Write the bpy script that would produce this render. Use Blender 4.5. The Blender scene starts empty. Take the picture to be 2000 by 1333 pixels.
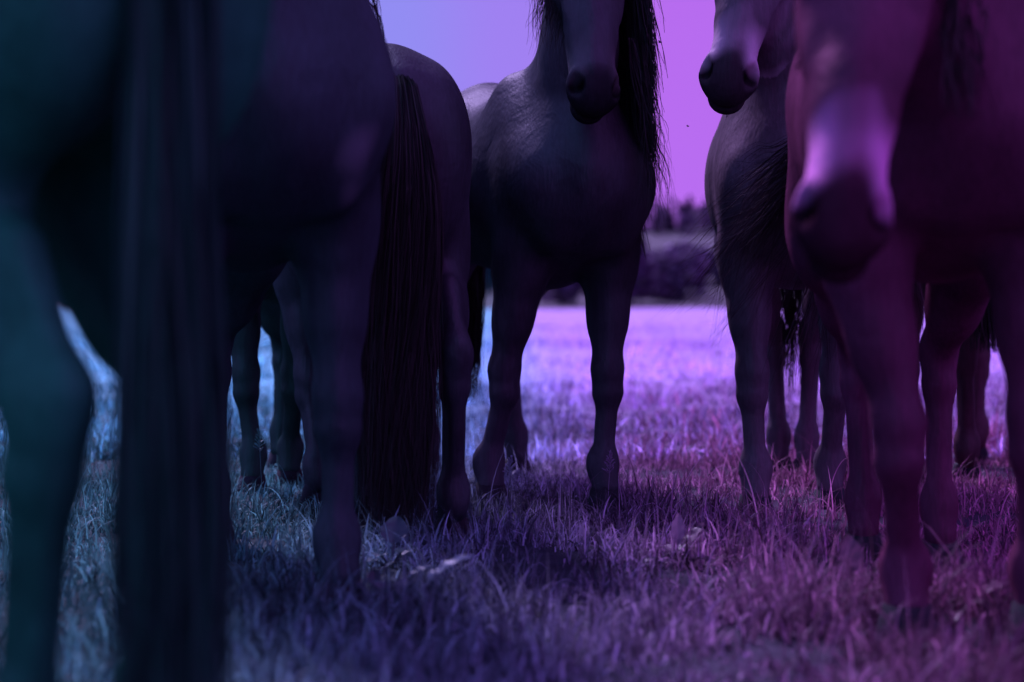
import bpy, math, random
import numpy as np
from mathutils import Vector

rng = np.random.default_rng(7)
random.seed(7)
S = bpy.context.scene
COL = S.collection

# ------------------------------------------------------------------ camera
CAM_H = 0.63
cam_d = bpy.data.cameras.new('camera')
cam = bpy.data.objects.new('camera', cam_d)
COL.objects.link(cam)
cam_d.sensor_width = 36.0
cam_d.lens = 70.0
cam_d.clip_start = 0.05
cam_d.clip_end = 3000.0
cam.location = (0.0, 0.0, CAM_H)
cam.rotation_euler = (math.radians(90.0 - 1.17), 0.0, 0.0)
cam_d.dof.use_dof = True
cam_d.dof.focus_distance = 5.65
cam_d.dof.aperture_fstop = 2.2
cam_d.dof.aperture_blades = 9
S.camera = cam

# ------------------------------------------------------------------ sky
SUN_ELEV, SUN_AZ = math.radians(43.0), math.radians(-24.0)     # behind the herd, a little to the left
world = bpy.data.worlds.new('World')
S.world = world
world.use_nodes = True
nt = world.node_tree
nt.nodes.clear()


def node(tree, kind, **kw):
    n = tree.nodes.new(kind)
    for k, v in kw.items():
        setattr(n, k, v)
    return n


def ramp_stops(r, stops, interp='LINEAR'):
    cr = r.color_ramp
    cr.interpolation = interp
    while len(cr.elements) > 1:
        cr.elements.remove(cr.elements[-1])
    for i, (p, c) in enumerate(stops):
        e = cr.elements[0] if i == 0 else cr.elements.new(p)
        e.position = p
        e.color = (c[0], c[1], c[2], 1.0)


w_out = node(nt, 'ShaderNodeOutputWorld')
w_bg = node(nt, 'ShaderNodeBackground')
w_sky = node(nt, 'ShaderNodeTexSky', sky_type='NISHITA')
w_sky.sun_disc = False
w_sky.sun_elevation = SUN_ELEV
w_sky.sun_rotation = SUN_AZ
w_bw = node(nt, 'ShaderNodeRGBToBW')
w_map = node(nt, 'ShaderNodeMapRange')
w_map.inputs['From Min'].default_value = 0.0
w_map.inputs['From Max'].default_value = 12.0
w_map.inputs['To Min'].default_value = 0.92
w_map.inputs['To Max'].default_value = 1.06
w_tc = node(nt, 'ShaderNodeTexCoord')
w_sep = node(nt, 'ShaderNodeSeparateXYZ')
w_m = node(nt, 'ShaderNodeMapRange')
w_m.inputs['From Min'].default_value = -1.0
w_m.inputs['From Max'].default_value = 1.0
w_ramp = node(nt, 'ShaderNodeValToRGB')
ramp_stops(w_ramp, [(0.00, (0.280, 0.250, 0.820)), (0.15, (0.230, 0.270, 0.800)), (0.35, (0.100, 0.330, 0.750)), (0.41, (0.110, 0.330, 0.760)),
                    (0.47, (0.285, 0.262, 0.880)), (0.50, (0.345, 0.215, 0.870)), (0.54, (0.470, 0.150, 0.860)),
                    (0.60, (0.480, 0.125, 0.790)), (0.65, (0.450, 0.125, 0.760)), (0.85, (0.360, 0.190, 0.820)), (1.00, (0.320, 0.215, 0.820))], 'EASE')
w_mul = node(nt, 'ShaderNodeMix', data_type='RGBA', blend_type='MULTIPLY')
w_mul.inputs['Factor'].default_value = 1.0
L = nt.links.new
L(w_tc.outputs['Generated'], w_sep.inputs[0])
L(w_sep.outputs['X'], w_m.inputs['Value'])
L(w_m.outputs[0], w_ramp.inputs['Fac'])
L(w_sky.outputs[0], w_bw.inputs[0])
L(w_bw.outputs[0], w_map.inputs['Value'])
L(w_ramp.outputs[0], w_mul.inputs['A'])
L(w_map.outputs[0], w_mul.inputs['B'])
L(w_mul.outputs['Result'], w_bg.inputs['Color'])
w_bg.inputs['Strength'].default_value = 0.66
L(w_bg.outputs[0], w_out.inputs[0])

# ------------------------------------------------------------------ sun
sun_d = bpy.data.lights.new('sun', 'SUN')
sun_d.energy = 3.9
sun_d.angle = math.radians(11.0)
sun_d.color = (0.66, 0.52, 1.0)
sun = bpy.data.objects.new('sun', sun_d)
COL.objects.link(sun)
sd = Vector((math.sin(SUN_AZ) * math.cos(SUN_ELEV), math.cos(SUN_AZ) * math.cos(SUN_ELEV), math.sin(SUN_ELEV)))
sun.rotation_euler = sd.to_track_quat('Z', 'Y').to_euler()
sun.location = sd * 30

S.view_settings.view_transform = 'Standard'
S.view_settings.look = 'None'
S.view_settings.exposure = 0.60
S.view_settings.gamma = 1.0
S.view_settings.use_curve_mapping = False
S.render.engine = 'CYCLES'
S.cycles.max_bounces = 4
S.cycles.diffuse_bounces = 3
S.cycles.use_light_tree = False
world.cycles.sampling_method = 'MANUAL'
world.cycles.sample_map_resolution = 256
S.cycles.glossy_bounces = 2
S.cycles.transmission_bounces = 2
S.cycles.transparent_max_bounces = 4
S.cycles.use_denoising = True
S.cycles.use_adaptive_sampling = True
S.cycles.adaptive_threshold = 0.03


# ------------------------------------------------------------------ helpers
def tag(o, label=None, cat=None, group=None, kind=None):
    if label:
        o['label'] = label
    if cat:
        o['category'] = cat
    if group:
        o['group'] = group
    if kind:
        o['kind'] = kind
    return o


def empty(name, loc):
    o = bpy.data.objects.new(name, None)
    o.empty_display_size = 0.2
    o.location = loc
    COL.objects.link(o)
    return o


def mesh_np(name, verts, faces, k, smooth=True):
    """mesh from an (n,3) array and an (m,k) array of indices; faces may also be a list of such arrays"""
    fl = faces if isinstance(faces, list) else [faces]
    fl = [np.asarray(f, dtype=np.int32) for f in fl if len(f)]
    me = bpy.data.meshes.new(name)
    verts = np.ascontiguousarray(verts, dtype=np.float32)
    me.vertices.add(len(verts))
    me.vertices.foreach_set('co', verts.ravel())
    loops = np.concatenate([f.ravel() for f in fl])
    sizes = np.concatenate([np.full(len(f), f.shape[1], dtype=np.int32) for f in fl])
    starts = np.concatenate([[0], np.cumsum(sizes)[:-1]]).astype(np.int32)
    me.loops.add(len(loops))
    me.loops.foreach_set('vertex_index', loops.astype(np.int32))
    me.polygons.add(len(sizes))
    me.polygons.foreach_set('loop_start', starts)
    me.polygons.foreach_set('loop_total', sizes)
    me.polygons.foreach_set('use_smooth', np.full(len(sizes), smooth, dtype=bool))
    me.update(calc_edges=True)
    return me


def attr(me, name, vals):
    a = me.attributes.new(name, 'FLOAT', 'POINT')
    a.data.foreach_set('value', np.ascontiguousarray(vals, dtype=np.float32))


def link(name, me, mat, parent=None, loc=None):
    o = bpy.data.objects.new(name, me)
    COL.objects.link(o)
    if mat and not me.materials:
        me.materials.append(mat)
    if parent:
        o.parent = parent
    if loc is not None:
        o.location = loc
    return o


_NZ = [(rng.normal(size=2), rng.uniform(0, 6.28)) for _ in range(24)]


def noise2(x, y, scale, n=12, off=0):
    s = np.zeros_like(x)
    for i in range(n):
        d, p = _NZ[(i + off) % 24]
        d = d / np.hypot(*d) * (0.6 + 0.09 * ((i * 7 + off) % 12))
        s = s + np.sin((x * d[0] + y * d[1]) * scale + p * (1 + i))
    return s / math.sqrt(n)


def ground_z(x, y):
    near = np.clip((np.asarray(y, dtype=float)) / 20.0, 0, 1)
    return 0.012 * noise2(x, y, 2.3) + near * near * 0.10 * noise2(x, y, 0.22, off=5) * np.clip(60.0 / (np.abs(y) + 30), 0, 1)


# ------------------------------------------------------------------ materials
def new_mat(name):
    m = bpy.data.materials.new(name)
    m.use_nodes = True
    m.node_tree.nodes.clear()
    return m, m.node_tree


MEADOW_STOPS = [(0.18, (0.20, 0.62, 0.70)), (0.32, (0.23, 0.60, 0.74)), (0.42, (0.32, 0.55, 0.80)),
                (0.50, (0.42, 0.52, 0.84)), (0.60, (0.58, 0.45, 0.90)), (0.70, (0.68, 0.40, 0.90)),
                (0.82, (0.70, 0.40, 0.90))]


NEAR_STOPS = [(0.20, (0.13, 0.42, 0.40)), (0.32, (0.17, 0.46, 0.48)), (0.42, (0.36, 0.52, 0.70)), (0.50, (0.48, 0.48, 0.74)),
              (0.58, (0.62, 0.42, 0.76)), (0.66, (0.76, 0.31, 0.66)), (0.75, (0.82, 0.26, 0.58))]


def meadow_tint(t, stops=None):
    """hue of the meadow's plants, drifting from teal on its left to purple on its right (object space of the ground)"""
    geo = node(t, 'ShaderNodeNewGeometry')
    sep = node(t, 'ShaderNodeSeparateXYZ')
    t.links.new(geo.outputs['Position'], sep.inputs[0])
    ab = node(t, 'ShaderNodeMath', operation='ABSOLUTE')
    ad = node(t, 'ShaderNodeMath', operation='ADD')
    ad.inputs[1].default_value = 1.15
    dv = node(t, 'ShaderNodeMath', operation='DIVIDE')
    mr = node(t, 'ShaderNodeMapRange')
    mr.inputs['From Min'].default_value = -1.0
    mr.inputs['From Max'].default_value = 1.0
    rp = node(t, 'ShaderNodeValToRGB')
    ramp_stops(rp, stops or MEADOW_STOPS)
    t.links.new(sep.outputs['X'], ab.inputs[0])
    t.links.new(ab.outputs[0], ad.inputs[0])
    t.links.new(sep.outputs['X'], dv.inputs[0])
    t.links.new(ad.outputs[0], dv.inputs[1])
    t.links.new(dv.outputs[0], mr.inputs['Value'])
    t.links.new(mr.outputs[0], rp.inputs['Fac'])
    return rp.outputs['Color'], geo.outputs['Position'], sep


def scaled(t, col, fac):
    """colour * float (socket or number)"""
    v = node(t, 'ShaderNodeVectorMath', operation='SCALE')
    t.links.new(col, v.inputs[0])
    if isinstance(fac, (int, float)):
        v.inputs['Scale'].default_value = fac
    else:
        t.links.new(fac, v.inputs['Scale'])
    return v.outputs[0]


def mat_plants(name, gain, translucent=0.35, attr_name='val', rough=0.6, spec=0.12, stops=None):
    m, t = new_mat(name)
    col, _, _ = meadow_tint(t, stops)
    a = node(t, 'ShaderNodeAttribute', attribute_name=attr_name)
    mu = node(t, 'ShaderNodeMath', operation='MULTIPLY')
    t.links.new(a.outputs['Fac'], mu.inputs[0])
    mu.inputs[1].default_value = gain
    c = scaled(t, col, mu.outputs[0])
    p = node(t, 'ShaderNodeBsdfPrincipled')
    p.inputs['Roughness'].default_value = rough
    p.inputs['Specular IOR Level'].default_value = spec
    tr = node(t, 'ShaderNodeBsdfTranslucent')
    mx = node(t, 'ShaderNodeMixShader')
    mx.inputs[0].default_value = translucent
    o = node(t, 'ShaderNodeOutputMaterial')
    t.links.new(c, p.inputs['Base Color'])
    t.links.new(c, tr.inputs['Color'])
    t.links.new(p.outputs[0], mx.inputs[1])
    t.links.new(tr.outputs[0], mx.inputs[2])
    t.links.new(mx.outputs[0], o.inputs[0])
    return m


def mat_ground():
    m, t = new_mat('meadow_turf')
    col, pos, sep = meadow_tint(t)
    n1 = node(t, 'ShaderNodeTexNoise')
    n1.inputs['Scale'].default_value = 0.9
    n1.inputs['Detail'].default_value = 8.0
    n1.inputs['Roughness'].default_value = 0.65
    n2 = node(t, 'ShaderNodeTexNoise')
    n2.inputs['Scale'].default_value = 9.0
    n2.inputs['Detail'].default_value = 6.0
    t.links.new(pos, n1.inputs['Vector'])
    t.links.new(pos, n2.inputs['Vector'])
    mr = node(t, 'ShaderNodeMapRange')
    mr.inputs['From Min'].default_value = 0.25
    mr.inputs['From Max'].default_value = 0.75
    mr.inputs['To Min'].default_value = 0.35
    mr.inputs['To Max'].default_value = 1.25
    mu = node(t, 'ShaderNodeMath', operation='MULTIPLY_ADD')
    t.links.new(n1.outputs['Fac'], mu.inputs[0])
    mu.inputs[1].default_value = 0.5
    m2 = node(t, 'ShaderNodeMath', operation='MULTIPLY')
    t.links.new(n2.outputs['Fac'], m2.inputs[0])
    m2.inputs[1].default_value = 0.5
    t.links.new(m2.outputs[0], mu.inputs[2])
    t.links.new(mu.outputs[0], mr.inputs['Value'])
    # turf painted dark for shade round the herd, brighter hay farther out for sunlight
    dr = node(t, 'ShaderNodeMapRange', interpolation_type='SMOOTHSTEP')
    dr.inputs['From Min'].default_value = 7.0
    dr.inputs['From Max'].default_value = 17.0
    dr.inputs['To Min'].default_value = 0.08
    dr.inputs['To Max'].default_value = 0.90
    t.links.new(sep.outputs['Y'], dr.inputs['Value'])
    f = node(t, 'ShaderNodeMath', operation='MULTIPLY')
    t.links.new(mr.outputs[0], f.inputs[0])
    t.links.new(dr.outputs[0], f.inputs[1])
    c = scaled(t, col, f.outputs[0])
    p = node(t, 'ShaderNodeBsdfPrincipled')
    p.inputs['Roughness'].default_value = 0.9
    p.inputs['Specular IOR Level'].default_value = 0.1
    b = node(t, 'ShaderNodeBump')
    b.inputs['Strength'].default_value = 0.6
    b.inputs['Distance'].default_value = 0.05
    t.links.new(n2.outputs['Fac'], b.inputs['Height'])
    t.links.new(b.outputs[0], p.inputs['Normal'])
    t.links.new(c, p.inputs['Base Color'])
    o = node(t, 'ShaderNodeOutputMaterial')
    t.links.new(p.outputs[0], o.inputs[0])
    return m


def mat_coat(name, coat, pale=(0.3, 0.2, 0.4), rough=0.48, gloss=0.036):
    m, t = new_mat(name)
    tc = node(t, 'ShaderNodeTexCoord')
    n1 = node(t, 'ShaderNodeTexNoise')
    n1.inputs['Scale'].default_value = 5.0
    n1.inputs['Detail'].default_value = 5.0
    t.links.new(tc.outputs['Object'], n1.inputs['Vector'])
    mp = node(t, 'ShaderNodeMapping')
    mp.inputs['Scale'].default_value = (80.0, 130.0, 24.0)
    t.links.new(tc.outputs['Object'], mp.inputs['Vector'])
    n2 = node(t, 'ShaderNodeTexNoise')
    n2.inputs['Scale'].default_value = 1.0
    n2.inputs['Detail'].default_value = 3.0
    t.links.new(mp.outputs[0], n2.inputs['Vector'])
    mr = node(t, 'ShaderNodeMapRange')
    mr.inputs['From Min'].default_value = 0.3
    mr.inputs['From Max'].default_value = 0.7
    mr.inputs['To Min'].default_value = 0.65
    mr.inputs['To Max'].default_value = 1.4
    t.links.new(n1.outputs['Fac'], mr.inputs['Value'])
    base = node(t, 'ShaderNodeRGB')
    base.outputs[0].default_value = (*coat, 1)
    c1 = scaled(t, base.outputs[0], mr.outputs[0])
    hr = node(t, 'ShaderNodeMapRange')
    hr.inputs['To Min'].default_value = 0.6
    hr.inputs['To Max'].default_value = 1.4
    t.links.new(n2.outputs['Fac'], hr.inputs['Value'])
    c2 = scaled(t, c1, hr.outputs[0])
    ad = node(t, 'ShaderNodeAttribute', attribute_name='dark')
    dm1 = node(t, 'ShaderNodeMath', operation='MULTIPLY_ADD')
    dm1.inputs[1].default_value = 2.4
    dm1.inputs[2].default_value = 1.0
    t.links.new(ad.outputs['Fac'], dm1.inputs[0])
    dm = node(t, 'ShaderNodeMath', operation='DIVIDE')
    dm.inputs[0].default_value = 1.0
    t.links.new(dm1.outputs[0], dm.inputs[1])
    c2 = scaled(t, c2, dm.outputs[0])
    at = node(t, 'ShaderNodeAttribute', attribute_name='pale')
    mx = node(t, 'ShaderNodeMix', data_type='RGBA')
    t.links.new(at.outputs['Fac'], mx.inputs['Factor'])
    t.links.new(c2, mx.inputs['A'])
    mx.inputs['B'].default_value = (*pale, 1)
    p = node(t, 'ShaderNodeBsdfDiffuse')
    gl = node(t, 'ShaderNodeBsdfGlossy')
    gc = node(t, 'ShaderNodeRGB')
    gc.outputs[0].default_value = (*[gloss * math.sqrt(c_ / max(coat)) for c_ in coat], 1)
    t.links.new(scaled(t, gc.outputs[0], dm.outputs[0]), gl.inputs['Color'])
    ash = node(t, 'ShaderNodeAddShader')
    rr = node(t, 'ShaderNodeMapRange')
    rr.inputs['To Min'].default_value = rough - 0.16
    rr.inputs['To Max'].default_value = rough + 0.12
    t.links.new(n1.outputs['Fac'], rr.inputs['Value'])
    t.links.new(rr.outputs[0], gl.inputs['Roughness'])
    t.links.new(mx.outputs['Result'], p.inputs['Color'])
    b = node(t, 'ShaderNodeBump')
    b.inputs['Strength'].default_value = 0.34
    b.inputs['Distance'].default_value = 0.005
    t.links.new(n2.outputs['Fac'], b.inputs['Height'])
    n3 = node(t, 'ShaderNodeTexNoise')
    n3.inputs['Scale'].default_value = 8.0
    n3.inputs['Detail'].default_value = 3.0
    n3.inputs['Distortion'].default_value = 0.8
    t.links.new(tc.outputs['Object'], n3.inputs['Vector'])
    b2 = node(t, 'ShaderNodeBump')
    b2.inputs['Strength'].default_value = 0.22
    b2.inputs['Distance'].default_value = 0.03
    t.links.new(n3.outputs['Fac'], b2.inputs['Height'])
    t.links.new(b.outputs[0], b2.inputs['Normal'])
    t.links.new(b2.outputs[0], p.inputs['Normal'])
    t.links.new(b2.outputs[0], gl.inputs['Normal'])
    t.links.new(p.outputs[0], ash.inputs[0])
    t.links.new(gl.outputs[0], ash.inputs[1])
    o = node(t, 'ShaderNodeOutputMaterial')
    t.links.new(ash.outputs[0], o.inputs[0])
    return m


def mat_hair(name, colr, rough=0.55):
    m, t = new_mat(name)
    a = node(t, 'ShaderNodeAttribute', attribute_name='val')
    base = node(t, 'ShaderNodeRGB')
    base.outputs[0].default_value = (*colr, 1)
    c = scaled(t, base.outputs[0], a.outputs['Fac'])
    p = node(t, 'ShaderNodeBsdfDiffuse')
    gl = node(t, 'ShaderNodeBsdfGlossy')
    gl.inputs['Color'].default_value = (0.025, 0.025, 0.027, 1)
    gl.inputs['Roughness'].default_value = rough
    ash = node(t, 'ShaderNodeAddShader')
    t.links.new(c, p.inputs['Color'])
    t.links.new(p.outputs[0], ash.inputs[0])
    t.links.new(gl.outputs[0], ash.inputs[1])
    o = node(t, 'ShaderNodeOutputMaterial')
    t.links.new(ash.outputs[0], o.inputs[0])
    return m


def mat_plain(name, colr, rough=0.6, spec=0.3, nscale=12.0, lo=0.7, hi=1.3):
    m, t = new_mat(name)
    tc = node(t, 'ShaderNodeTexCoord')
    n1 = node(t, 'ShaderNodeTexNoise')
    n1.inputs['Scale'].default_value = nscale
    n1.inputs['Detail'].default_value = 5.0
    t.links.new(tc.outputs['Object'], n1.inputs['Vector'])
    mr = node(t, 'ShaderNodeMapRange')
    mr.inputs['From Min'].default_value = 0.3
    mr.inputs['From Max'].default_value = 0.7
    mr.inputs['To Min'].default_value = lo
    mr.inputs['To Max'].default_value = hi
    t.links.new(n1.outputs['Fac'], mr.inputs['Value'])
    base = node(t, 'ShaderNodeRGB')
    base.outputs[0].default_value = (*colr, 1)
    c = scaled(t, base.outputs[0], mr.outputs[0])
    p = node(t, 'ShaderNodeBsdfPrincipled')
    p.inputs['Roughness'].default_value = rough
    p.inputs['Specular IOR Level'].default_value = spec
    t.links.new(c, p.inputs['Base Color'])
    o = node(t, 'ShaderNodeOutputMaterial')
    t.links.new(p.outputs[0], o.inputs[0])
    return m


# ------------------------------------------------------------------ the ground
def build_ground():
    ys = np.concatenate([np.linspace(-6, 1.0, 10), np.linspace(1.2, 14, 110), np.geomspace(14.5, 900, 90)])
    xs = np.concatenate([-np.geomspace(4.2, 900, 40)[::-1], np.linspace(-4, 4, 90), np.geomspace(4.2, 900, 40)])
    X, Y = np.meshgrid(xs, ys)
    Z = ground_z(X, Y)
    n, m = X.shape
    v = np.stack([X.ravel(), Y.ravel(), Z.ravel()], 1)
    i = np.arange(n * m).reshape(n, m)
    f = np.stack([i[:-1, :-1].ravel(), i[:-1, 1:].ravel(), i[1:, 1:].ravel(), i[1:, :-1].ravel()], 1)
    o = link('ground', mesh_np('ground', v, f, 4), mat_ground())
    tag(o, kind='structure')


build_ground()


def build_hill():
    xs = np.linspace(-260, 260, 131)
    ys = np.linspace(140, 460, 60)
    X, Y = np.meshgrid(xs, ys)
    t = np.clip((Y - 150) / 170, 0, 1)
    t = t * t * (3 - 2 * t)
    ridge = 10.5 + 2.4 * np.tanh((X - 5) / 30) + 0.7 * noise2(X, Y * 0.3, 0.05, off=3)
    Z = t * ridge - 0.6 * (Y < 150) + 0.3 * noise2(X, Y, 0.12, off=2) * t
    n, m = X.shape
    v = np.stack([X.ravel(), Y.ravel(), Z.ravel()], 1)
    i = np.arange(n * m).reshape(n, m)
    f = np.stack([i[:-1, :-1].ravel(), i[:-1, 1:].ravel(), i[1:, 1:].ravel(), i[1:, :-1].ravel()], 1)
    m_, t_ = new_mat('hill_turf')
    col, pos, sep = meadow_tint(t_)
    nz = node(t_, 'ShaderNodeTexNoise')
    nz.inputs['Scale'].default_value = 0.12
    nz.inputs['Detail'].default_value = 8.0
    t_.links.new(pos, nz.inputs['Vector'])
    mr = node(t_, 'ShaderNodeMapRange')
    mr.inputs['From Min'].default_value = 0.35
    mr.inputs['From Max'].default_value = 0.7
    mr.inputs['To Min'].default_value = 0.04
    mr.inputs['To Max'].default_value = 0.085
    t_.links.new(nz.outputs['Fac'], mr.inputs['Value'])
    p = node(t_, 'ShaderNodeBsdfPrincipled')
    p.inputs['Roughness'].default_value = 0.9
    t_.links.new(scaled(t_, col, mr.outputs[0]), p.inputs['Base Color'])
    oo = node(t_, 'ShaderNodeOutputMaterial')
    t_.links.new(p.outputs[0], oo.inputs[0])
    tag(link('hill', mesh_np('hill', v, f, 4), m_), kind='structure')

    def hz(x, y):
        tt = np.clip((y - 150) / 170, 0, 1)
        tt = tt * tt * (3 - 2 * tt)
        return tt * (10.5 + 2.4 * np.tanh((x - 5) / 30) + 0.7 * noise2(x, y * 0.3, 0.05, off=3)) + 0.3 * noise2(x, y, 0.12, off=2) * tt
    return hz


HZ = build_hill()


# ------------------------------------------------------------------ signed-distance modelling of the horses
def nrm(v):
    v = np.asarray(v, dtype=float)
    return v / (np.linalg.norm(v) + 1e-12)


class Field:
    def __init__(self, lo, hi, h):
        self.h = h
        self.lo = np.array(lo, dtype=float)
        self.n = (np.ceil((np.array(hi) - self.lo) / h)).astype(int) + 1
        self.d = np.full(self.n, 0.5, dtype=np.float32)
        self.ax = [(self.lo[i] + np.arange(self.n[i]) * h).astype(np.float32) for i in range(3)]

    def _slice(self, lo, hi):
        a = np.clip(np.floor((lo - self.lo) / self.h).astype(int), 0, self.n - 1)
        b = np.clip(np.ceil((hi - self.lo) / self.h).astype(int) + 1, 1, self.n)
        return tuple(slice(int(a[i]), int(b[i])) for i in range(3))

    def _blend(self, sl, e, k, sub=False):
        d = self.d[sl]
        if sub:
            e = -e
            hh = np.maximum(k - np.abs(d - e), 0) / k
            self.d[sl] = np.maximum(d, e) + hh * hh * k * 0.25
        else:
            hh = np.maximum(k - np.abs(d - e), 0) / k
            self.d[sl] = np.minimum(d, e) - hh * hh * k * 0.25

    def seg(self, a, b, ra, rb, side=(0, 1, 0), k=0.03):
        """tapered limb from a to b; ra, rb = (half width along side, half depth)"""
        a = np.asarray(a, dtype=float)
        b = np.asarray(b, dtype=float)
        ra = (ra, ra) if np.isscalar(ra) else ra
        rb = (rb, rb) if np.isscalar(rb) else rb
        ax = b - a
        s = np.asarray(side, dtype=float)
        u = nrm(ax)
        s = nrm(s - u * np.dot(s, u))
        m = max(*ra, *rb) + k + 2 * self.h
        sl = self._slice(np.minimum(a, b) - m, np.maximum(a, b) + m)
        x, y, z = np.ix_(self.ax[0][sl[0]] - a[0], self.ax[1][sl[1]] - a[1], self.ax[2][sl[2]] - a[2])
        t = np.clip((x * ax[0] + y * ax[1] + z * ax[2]) / np.dot(ax, ax), 0, 1).astype(np.float32)
        dx, dy, dz = x - t * ax[0], y - t * ax[1], z - t * ax[2]
        ds = dx * s[0] + dy * s[1] + dz * s[2]
        q2 = np.maximum(dx * dx + dy * dy + dz * dz - ds * ds, 0)
        rs = ra[0] + (rb[0] - ra[0]) * t
        ro = ra[1] + (rb[1] - ra[1]) * t
        k0 = np.sqrt((ds / rs) ** 2 + q2 / ro ** 2) + 1e-6
        k1 = np.sqrt((ds / rs ** 2) ** 2 + q2 / ro ** 4) + 1e-6
        self._blend(sl, k0 * (k0 - 1) / k1, k)

    def ell(self, c, r, axes=None, k=0.03, sub=False):
        c = np.asarray(c, dtype=float)
        A = np.eye(3) if axes is None else np.array([nrm(v) for v in axes])
        m = max(r) + k + 2 * self.h
        sl = self._slice(c - m, c + m)
        x, y, z = np.ix_(self.ax[0][sl[0]] - c[0], self.ax[1][sl[1]] - c[1], self.ax[2][sl[2]] - c[2])
        k0 = 0
        k1 = 0
        for i in range(3):
            q = x * A[i][0] + y * A[i][1] + z * A[i][2]
            k0 = k0 + (q / r[i]) ** 2
            k1 = k1 + (q / r[i] ** 2) ** 2
        k0 = np.sqrt(k0) + 1e-6
        k1 = np.sqrt(k1) + 1e-6
        self._blend(sl, k0 * (k0 - 1) / k1, k, sub)

    def mesh(self):
        """surface nets"""
        d = self.d
        ins = d < 0
        nx, ny, nz = d.shape
        cnt = np.zeros((nx - 1, ny - 1, nz - 1), dtype=np.int8)
        offs = [(i, j, k) for i in (0, 1) for j in (0, 1) for k in (0, 1)]
        for (i, j, k) in offs:
            cnt += ins[i:nx - 1 + i, j:ny - 1 + j, k:nz - 1 + k]
        act = (cnt > 0) & (cnt < 8)
        ci, cj, ck = np.nonzero(act)
        cv = {o: d[ci + o[0], cj + o[1], ck + o[2]] for o in offs}
        acc = np.zeros((len(ci), 3))
        num = np.zeros(len(ci))
        for o in offs:
            for axx in range(3):
                if o[axx] == 0:
                    p = list(o)
                    p[axx] = 1
                    a, b = cv[o], cv[tuple(p)]
                    cr = (a < 0) != (b < 0)
                    t = np.where(cr, a / np.where(cr, a - b, 1), 0)
                    for q in range(3):
                        acc[:, q] += np.where(cr, o[q] + (t if q == axx else 0), 0)
                    num += cr
        v = self.lo + (np.stack([ci, cj, ck], 1) + acc / num[:, None]) * self.h
        idx = np.full(act.shape, -1, dtype=np.int32)
        idx[ci, cj, ck] = np.arange(len(ci))
        faces = []
        for axx in range(3):
            u, w = [(1, 2), (2, 0), (0, 1)][axx]
            a = ins
            sl0 = [slice(None)] * 3
            sl1 = [slice(None)] * 3
            sl0[axx] = slice(0, -1)
            sl1[axx] = slice(1, None)
            ch = a[tuple(sl0)] != a[tuple(sl1)]
            p = np.stack(np.nonzero(ch), 1)
            ok = (p[:, u] > 0) & (p[:, w] > 0) & (p[:, u] < d.shape[u] - 1) & (p[:, w] < d.shape[w] - 1)
            p = p[ok]
            eu = np.zeros(3, dtype=int)
            ew = np.zeros(3, dtype=int)
            eu[u] = 1
            ew[w] = 1
            q = [idx[tuple((p - eu - ew).T)], idx[tuple((p - ew).T)], idx[tuple(p.T)], idx[tuple((p - eu).T)]]
            quad = np.stack(q, 1)
            flip = ~ins[tuple(p.T)]
            quad[flip] = quad[flip][:, ::-1]
            faces.append(quad)
        f = np.concatenate(faces)
        f = f[(f >= 0).all(1)]
        # two rounds of gentle smoothing
        e = np.concatenate([f[:, [0, 1]], f[:, [1, 2]], f[:, [2, 3]], f[:, [3, 0]]])
        deg = np.bincount(e.ravel(), minlength=len(v)).astype(float)
        for lam in (0.5, -0.3, 0.5):
            s = np.zeros_like(v)
            for q in range(3):
                s[:, q] = np.bincount(e[:, 0], weights=v[e[:, 1], q], minlength=len(v)) + np.bincount(e[:, 1], weights=v[e[:, 0], q], minlength=len(v))
            v = v + lam * (s / np.maximum(deg, 1)[:, None] - v)
        return v, f


def ribbons(roots, curves_fn, n, width, segs=10, seed=1, taper=0.25):
    """flat hair strands; curves_fn(t) -> (n, 3) points for parameter t"""
    r = np.random.default_rng(seed)
    pts = np.stack([curves_fn(t) for t in np.linspace(0, 1, segs + 1)], 1)       # n, segs+1, 3
    tan = np.gradient(pts, axis=1)
    tan /= np.linalg.norm(tan, axis=2, keepdims=True) + 1e-9
    side = r.normal(size=(n, 1, 3))
    side = np.cross(tan, side)
    side /= np.linalg.norm(side, axis=2, keepdims=True) + 1e-9
    w = width * r.uniform(0.6, 1.4, size=(n, 1, 1)) * (1 - (1 - taper) * np.linspace(0, 1, segs + 1) ** 2)[None, :, None]
    v = np.stack([pts - side * w / 2, pts + side * w / 2], 2).reshape(-1, 3)
    base = (np.arange(n) * (segs + 1) * 2)[:, None] + (np.arange(segs) * 2)[None, :]
    base = base.ravel()
    f = np.stack([base, base + 1, base + 3, base + 2], 1)
    val = np.repeat(np.exp(r.normal(0, 0.25, n)), (segs + 1) * 2)
    return v, f, val


def hair_obj(name, parent, mat, pieces, label=None):
    vs, fs, vals, o = [], [], [], 0
    for v, f, a in pieces:
        vs.append(v)
        fs.append(f + o)
        vals.append(a)
        o += len(v)
    me = mesh_np(name, np.concatenate(vs), np.concatenate(fs), 4)
    attr(me, 'val', np.concatenate(vals))
    return link(name, me, mat, parent)


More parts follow.
